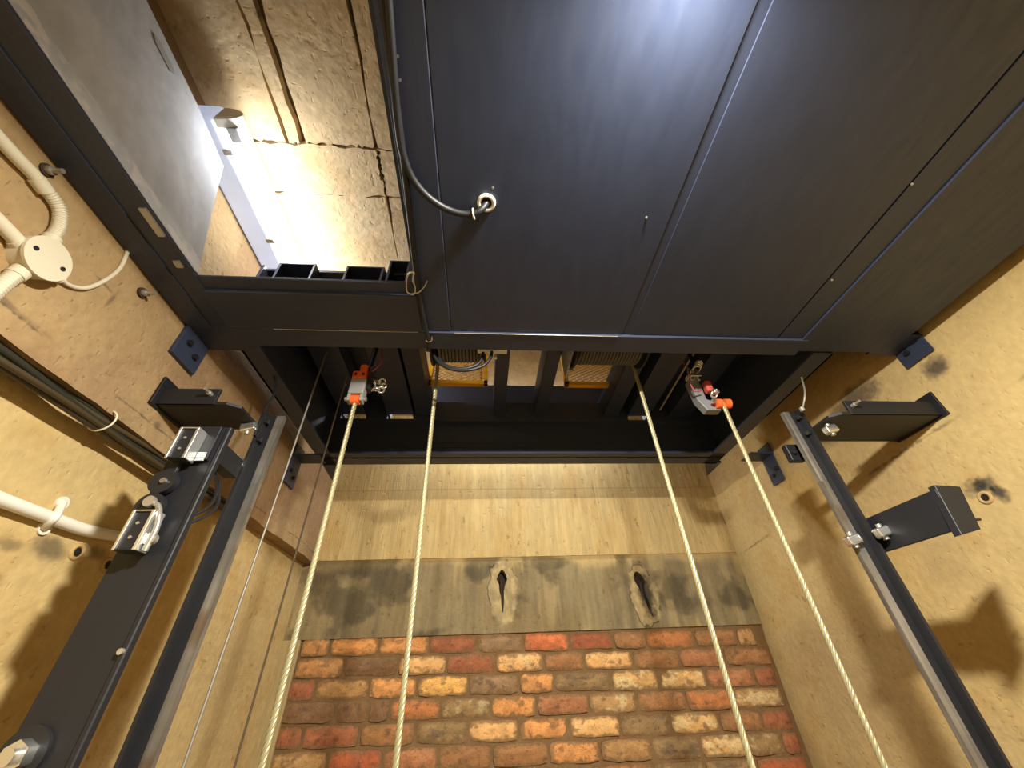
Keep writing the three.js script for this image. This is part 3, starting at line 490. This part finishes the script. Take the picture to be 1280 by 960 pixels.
// ------------------------------------------------------------------ upright with the limit switches, by the left rail
const PZ = -0.835;
{
  const u = thing('switch_upright', 'wide black steel upright with rounded edge in front of the left guide rail', 'upright');
  part(u, 'face', box(-0.7, -0.6, FLOOR, 0.505, PZ - 0.008, PZ, 0.002), M.blackSteel);
  part(u, 'folded_edge', box(-0.606, -0.594, FLOOR, 0.505, PZ - 0.014, PZ + 0.003, 0.005), M.blackSteel);
  for (const y of [0.445, -0.6]) part(u, 'standoff', box(-0.668, -0.636, y, y + 0.05, -0.99, PZ - 0.005), M.blackSteel);
  part(u, 'mounting_plate', box(-0.692, -0.61, 0.415, 0.5, PZ - 0.004, PZ + 0.012), M.blackSteel);
  const k = at(20, 945, 'z', PZ + 0.012);
  part(u, 'washer', cyl(V(k.x, k.y, PZ - 0.001), V(k.x, k.y, PZ + 0.006), 0.034, 28), M.railDark);
  part(u, 'bolt_head', [hexNut(V(k.x + 0.004, k.y, PZ + 0.014), V(0, 0, 1), 0.019, 0.02), cyl(V(k.x + 0.004, k.y, PZ + 0.02), V(k.x + 0.004, k.y, PZ + 0.034), 0.011, 12)], M.chrome, 'bright bolt head');
  part(u, 'small_screw', cyl(V(-0.601, at(148, 815, 'z', PZ).y, PZ), V(-0.601, at(148, 815, 'z', PZ).y, PZ + 0.008), 0.005, 8), M.zinc);
}
function limitSwitch(pts, label, kind) {
  const s = thing('limit_switch', label, 'switch', 'limit switches'); const z = PZ + 0.012;
  const [tl, br] = pts.map(p => at(...p, 'z', z + 0.02)); const x0 = tl.x, x1 = br.x, y1 = tl.y, y0 = br.y;
  part(s, 'body', box(x0 + 0.002, x1 - 0.002, y0, y1, z, z + 0.026, 0.002), M.blackSteel);
  part(s, 'cover_edge', box(x0 - 0.002, x0 + 0.003, y0 - 0.003, y1 + 0.003, z, z + 0.031, 0.001), M.chrome, 'bright metal edge');
  part(s, 'cover_edge', box(x1 - 0.003, x1 + 0.003, y0 - 0.003, y1 + 0.003, z, z + 0.031, 0.001), M.chrome, 'bright metal edge');
  part(s, 'cover_rim', box(x0, x1, y1, y1 + 0.003, z, z + 0.03, 0.0008), M.zinc); part(s, 'cover_rim', box(x0, x1, y0 - 0.003, y0, z, z + 0.03, 0.0008), M.blackSteel);
  for (const t of [0.3, 0.68]) part(s, 'screw', cyl(V(x0 + 0.45 * (x1 - x0), y0 + t * (y1 - y0), z + 0.024), V(x0 + 0.45 * (x1 - x0), y0 + t * (y1 - y0), z + 0.028), 0.003, 8), M.zinc);
  const head = kind ? 1 : -1, hx = x0 + 0.002, ry = kind ? y1 + 0.02 : y0 - 0.046;
  part(s, 'roller', cyl(V(hx, ry, z - 0.006), V(hx, ry, z + 0.008), 0.026, 28), M.rubber, 'black rubber roller');
  part(s, 'roller_pin', cyl(V(hx + 0.004, ry, z + 0.006), V(hx + 0.004, ry, z + 0.013), 0.006, 12), M.chrome);
  if (kind) part(s, 'lever', [tube([V(hx + 0.008, ry + 0.004, z + 0.014), V(hx + 0.024, ry - 0.004, z + 0.014), V(x1 + 0.006, y1 - 0.006, z + 0.02), V(x1 + 0.012, y0 + 0.04, z + 0.018), V(x1 + 0.01, y0 - 0.002, z + 0.016)], 0.0055, 30, 8), cyl(V(hx + 0.006, ry + 0.004, z + 0.012), V(hx + 0.006, ry + 0.004, z + 0.02), 0.011, 14), cyl(V(x1 + 0.01, y0 + 0.02, z + 0.01), V(x1 + 0.01, y0 + 0.02, z + 0.02), 0.011, 14)], M.zinc, 'bright cranked lever');
  else { part(s, 'lever', box(hx - 0.006, hx + 0.014, ry - 0.006, y0 + 0.005, z - 0.004, z + 0.005), M.blackSteel);
    part(s, 'rating_label', box(x1 + 0.004, x1 + 0.022, y0 + 0.004, y0 + 0.024, z, z + 0.0025, 0.0005), std({ map: tex(64, 64, (u, v) => { const r = Math.floor(v * 9); return (r % 2 && h2(Math.floor(u * 24), r) > 0.35) ? [120, 122, 124] : [205, 205, 200]; }), roughness: 0.5 }), 'small grey printed label'); }
}
limitSwitch([[230, 538], [233, 573]], 'black limit switch with small grey label at the top of the upright', 0);
limitSwitch([[172, 641], [172, 687]], 'black limit switch with bright cranked lever partway down the upright', 1);
solo('switch_cable', [tube([at(232, 650, 'z', -0.86), at(262, 632, 'z', -0.9), at(271, 612, 'z', -0.93), at(268, 590, 'z', -0.95), at(262, 572, 'z', -0.93)], 0.0035), tube([at(228, 658, 'z', -0.86), at(258, 644, 'z', -0.9), at(272, 630, 'z', -0.94), at(275, 600, 'z', -0.96)], 0.0035)], M.rubber, 'pair of black cables looping between upright and left guide rail', 'cable');
solo('switch_cable', tube([at(318, 545, 'z', -1.0), at(330, 515, 'z', -1.02), at(343, 492, 'z', -1.05), at(345, 478, 'z', -1.08), at(340, 466, 'z', -1.1)], 0.004), M.rubber, 'black cable rising from the top of the left guide rail', 'cable');

// ------------------------------------------------------------------ wiring on the left wall
{
  const j = thing('junction_box', 'round ivory junction box with four outlets on the left wall', 'junction box');
  const c = at(45, 323, 'x', WX + 0.012);
  part(j, 'box_body', cyl(V(WX - 0.004, c.y, c.z), V(WX + 0.03, c.y, c.z), 0.04, 32), M.ivory);
  part(j, 'lid', cyl(V(WX + 0.03, c.y, c.z), V(WX + 0.036, c.y, c.z), 0.042, 32), M.ivory);
  for (const k of [-1, 1]) part(j, 'lid_screw', cyl(V(WX + 0.035, c.y - 0.004 * k, c.z + 0.026 * k), V(WX + 0.038, c.y - 0.004 * k, c.z + 0.026 * k), 0.0045, 10), M.railDark);
  const out = (px, py, px2, py2, r) => { const a = at(px, py, 'x', WX + 0.016), b = at(px2, py2, 'x', WX + 0.016); part(j, 'outlet', cyl(a, b, r, 16), M.ivory); };
  out(48, 322, 66, 297, 0.0145); out(40, 322, 20, 300, 0.0145); out(40, 330, 18, 345, 0.0145); out(55, 335, 76, 349, 0.011);
  const W = (px, py, d = 0.016) => at(px, py, 'x', WX + d);
  solo('flexible_conduit', [corrugated([W(65, 298), W(74, 282), W(74, 262), W(63, 244), W(55, 236)], 0.0115, 66), tube([W(58, 240), W(45, 222), W(20, 196), W(-20, 152), W(-60, 105)], 0.0115, 30, 12), cyl(W(58, 240), W(45, 223), 0.0135, 14)], M.ivory, 'curved ivory conduit rising from the round junction box', 'conduit');
  solo('rigid_conduit', [tube([W(26, 306), W(10, 289), W(-15, 264), W(-50, 228)], 0.0125, 20, 12)], M.ivory, 'straight ivory conduit entering the round junction box', 'conduit');
  solo('flexible_conduit', corrugated([W(22, 342), W(8, 352), W(-10, 368), W(-40, 398)], 0.0125, 60), M.ivory, 'ribbed ivory conduit dropping from the round junction box', 'conduit');
  solo('flat_cable', tube([W(74, 347, 0.012), W(88, 357, 0.008), W(107, 360, 0.008), W(132, 350, 0.008), W(150, 335, 0.008), W(158, 318, 0.008), W(164, 300, 0.006)], 0.0045, 40, 8), M.ivory, 'thin white cable curving from junction box to steel channel', 'cable');
  for (const [px, py, lab] of [[62, 213, 'rusty anchor bolt beside the curved conduit'], [181, 366, 'bright anchor bolt below the steel channel']]) {
    const p = W(px, py, 0.01), a = thing('anchor_bolt', lab, 'bolt', 'wall anchors');
    part(a, 'stud', cyl(V(WX - 0.004, p.y, p.z), V(WX + 0.035, p.y, p.z), 0.005, 10), M.zinc);
    part(a, 'nut', hexNut(V(WX + 0.012, p.y, p.z), V(1, 0, 0), 0.0095, 0.009), M.zinc);
    part(a, 'washer', cyl(V(WX - 0.003, p.y, p.z), V(WX + 0.007, p.y, p.z), 0.013, 16), M.rust); }
  // cable bundle under the ring beam
  const b = thing('cable_bundle', 'bundle of dark green and brown cables along the ring beam edge', 'cables');
  const cols = [0x23251a, 0x2c3320, 0x3d3320, 0x43371f, 0x26261c, 0x4a3d24];
  for (let i = 0; i < 6; i++) { const pts = []; for (let k = 0; k <= 16; k++) { const t = k / 16, z = 0.3 - 1.75 * t; pts.push(V(-0.882 + 0.014 * Math.cos(i * 1.05 + t * 4) + 0.004 * Math.sin(t * 21 + i), 0.514 + 0.015 * Math.sin(i * 1.05 + t * 3) + 0.006 * Math.sin(t * 13 + i * 2) + 0.006 * Math.cos(t * 5), z)); }
    part(b, 'cable', tube(pts, 0.0068, 60, 7), std({ color: new THREE.Color(cols[i]), roughness: 0.6 })); }
  const tz = at(130, 517, 'x', -0.89).z; part(b, 'cable_tie', new THREE.TorusGeometry(0.027, 0.0022, 6, 24).translate(-0.882, 0.516, tz), M.ivory, 'pale cable tie');
  // lower white conduit
  const Q = (px, py, d = 0.016) => at(px, py, 'x', WL + d), k = thing('wall_conduit', 'white conduit with a saddle clip running behind the upright', 'conduit');
  part(k, 'pipe', tube([Q(-60, 600), Q(0, 624), Q(65, 648), Q(105, 662), Q(150, 671), Q(215, 680)], 0.0125, 50, 14), M.white);
  const s1 = Q(78, 629, 0.003), s2 = Q(56, 660, 0.003), sm = Q(68, 648, 0.028);
  part(k, 'saddle', [tube([s1, Q(74, 637, 0.016), sm, Q(60, 655, 0.016), s2], 0.008, 24, 8), cyl(V(WL - 0.003, s1.y, s1.z), V(WL + 0.005, s1.y, s1.z), 0.014, 18), cyl(V(WL - 0.003, s2.y, s2.z), V(WL + 0.005, s2.y, s2.z), 0.014, 18)], M.white);
  for (const p of [s1, s2]) part(k, 'screw', cyl(V(WL + 0.003, p.y, p.z), V(WL + 0.007, p.y, p.z), 0.006, 10), M.rust);
  for (const [px, py, x, lab] of [[96, 690, WL, 'open ring socket set in the left wall below the conduit'], [134, 706, WL, 'open ring socket set in the left wall beside the upright'], [1232, 622, WR, 'open ring socket with black smudge in the right wall']]) {
    const p = at(px, py, 'x', x), a = thing('wall_socket', lab, 'socket'), s = x < 0 ? 1 : -1;
    part(a, 'ring', new THREE.TorusGeometry(0.014, 0.005, 8, 20).rotateY(Math.PI / 2).translate(x, p.y, p.z), wallMat(paintTex, reliefTex, 0.001)).material.color.set(0xc9a870);
    part(a, 'bore', cyl(V(x - s * 0.004, p.y, p.z), V(x + s * 0.002, p.y, p.z), 0.011, 16), M.hole); }
}
// ------------------------------------------------------------------ cables under the deck
{
  const U = (px, py, d = 0.012) => at(px, py, 'y', FY - d);
  solo('deck_cable', tube([V(-0.15, FY - 0.013, 0.8), V(-0.148, FY - 0.014, 0), U(497, 150, 0.014), U(503, 190, 0.014), U(515, 222, 0.016), U(535, 246, 0.018), U(560, 262, 0.02), U(585, 268, 0.022), U(600, 264, 0.02), V(U(609, 256).x, FY + 0.0, U(609, 256).z)], 0.0075, 90, 10), M.rubber, 'black cable curving across the deck plate into the white gland', 'cable');
  const g = U(608, 256), gl = thing('cable_gland', 'white ring gland in the deck plate', 'gland');
  part(gl, 'ring', new THREE.TorusGeometry(0.0165, 0.0048, 10, 28).rotateX(Math.PI / 2).translate(g.x, FY - 0.003, g.z), M.white);
  part(gl, 'bore', cyl(V(g.x, FY - 0.002, g.z), V(g.x, FY + 0.004, g.z), 0.015, 18), M.hole);
  const t = U(592, 267, 0.02); solo('cable_tie', new THREE.TorusGeometry(0.0105, 0.0022, 6, 20).rotateY(Math.PI / 2).rotateY(-0.2).translate(t.x, FY - 0.021, t.z), M.white, 'pale tie around the cable beside the gland', 'tie');
  solo('edge_cable', tube([V(-0.166, FY - 0.012, 0.8), V(-0.166, FY - 0.013, -0.3), U(519, 330), U(524, 370), U(532, 410), U(537, 430, 0.014), V(-0.185, FY + 0.02, -0.96), V(-0.17, FY + 0.1, -0.98)], 0.007, 90, 10), M.rubber, 'black cable running along the edge of the deck plate', 'cable');
  const h = thing('cable_hook', 'looped bright metal clip on the edge of the deck plate', 'clip'), A = (px, py) => at(px, py, 'y', FY - 0.018);
  part(h, 'loop', tube([A(518, 340), A(511, 342), A(508, 354), A(510, 366), A(517, 368), A(519, 360), A(516, 350), A(518, 340)], 0.0024, 50, 6), M.chrome);
  part(h, 'tail', tube([A(514, 367), A(522, 366), A(530, 359), A(534, 351)], 0.002, 20, 6), M.zinc);
  const e = (px, py) => at(px, py, 'y', FY - 0.02); solo('cable_hook', tube([e(532, 425), e(535, 427), e(539, 426), e(540, 421)], 0.0026, 20, 6), M.chrome, 'small bright hook where the edge cable leaves the deck', 'clip');
  // white gland block and its two looping cables under the first drum
  const b = thing('gland_block', 'white strip with two cable glands behind the cross beam', 'cable glands');
  const p0 = at(597, 434, 'z', -0.965), p1 = at(634, 434, 'z', -0.965);
  part(b, 'strip', box(p0.x, p1.x, p0.y - 0.012, p0.y + 0.01, -0.985, -0.955, 0.003), M.white);
  const B = (px, py, z = -0.97) => at(px, py, 'z', z);
  for (const px of [604, 615]) { const q = B(px, 437); part(b, 'gland', cyl(V(q.x, q.y - 0.014, -0.965), V(q.x, q.y + 0.004, -0.965), 0.011, 14), M.white); }
  part(b, 'post', box(B(619, 440).x, B(621, 440).x + 0.004, 0.93, 1.15, -1.06, -1.052), M.white);
  solo('drum_cable', tube([B(545, 434), B(547, 446), B(558, 457), B(578, 461), B(596, 456), B(603, 447), B(604, 439)], 0.0055, 50, 8), M.rubber, 'shorter black cable loop hanging under the drum', 'cable');
  solo('drum_cable', tube([B(541, 434, -0.96), B(545, 449, -0.96), B(560, 460, -0.96), B(582, 463, -0.96), B(604, 457, -0.96), B(613, 447, -0.96), B(615, 439, -0.965)], 0.0055, 50, 8), M.rubber, 'longer black cable loop hanging under the drum', 'cable');
}

// ------------------------------------------------------------------ put every thing on its own base point, lift by YO
for (const o of scene.children.slice()) {
  if (o.isCamera || o.isLight) continue;
  const bb = new THREE.Box3().setFromObject(o), b = V((bb.min.x + bb.max.x) / 2, bb.min.y, (bb.min.z + bb.max.z) / 2);
  if (o.isMesh) o.geometry.translate(-b.x, -b.y, -b.z); else for (const c of o.children) c.position.sub(b);
  o.position.set(b.x, b.y + YO, b.z);
}
renderer.render(scene, camera);
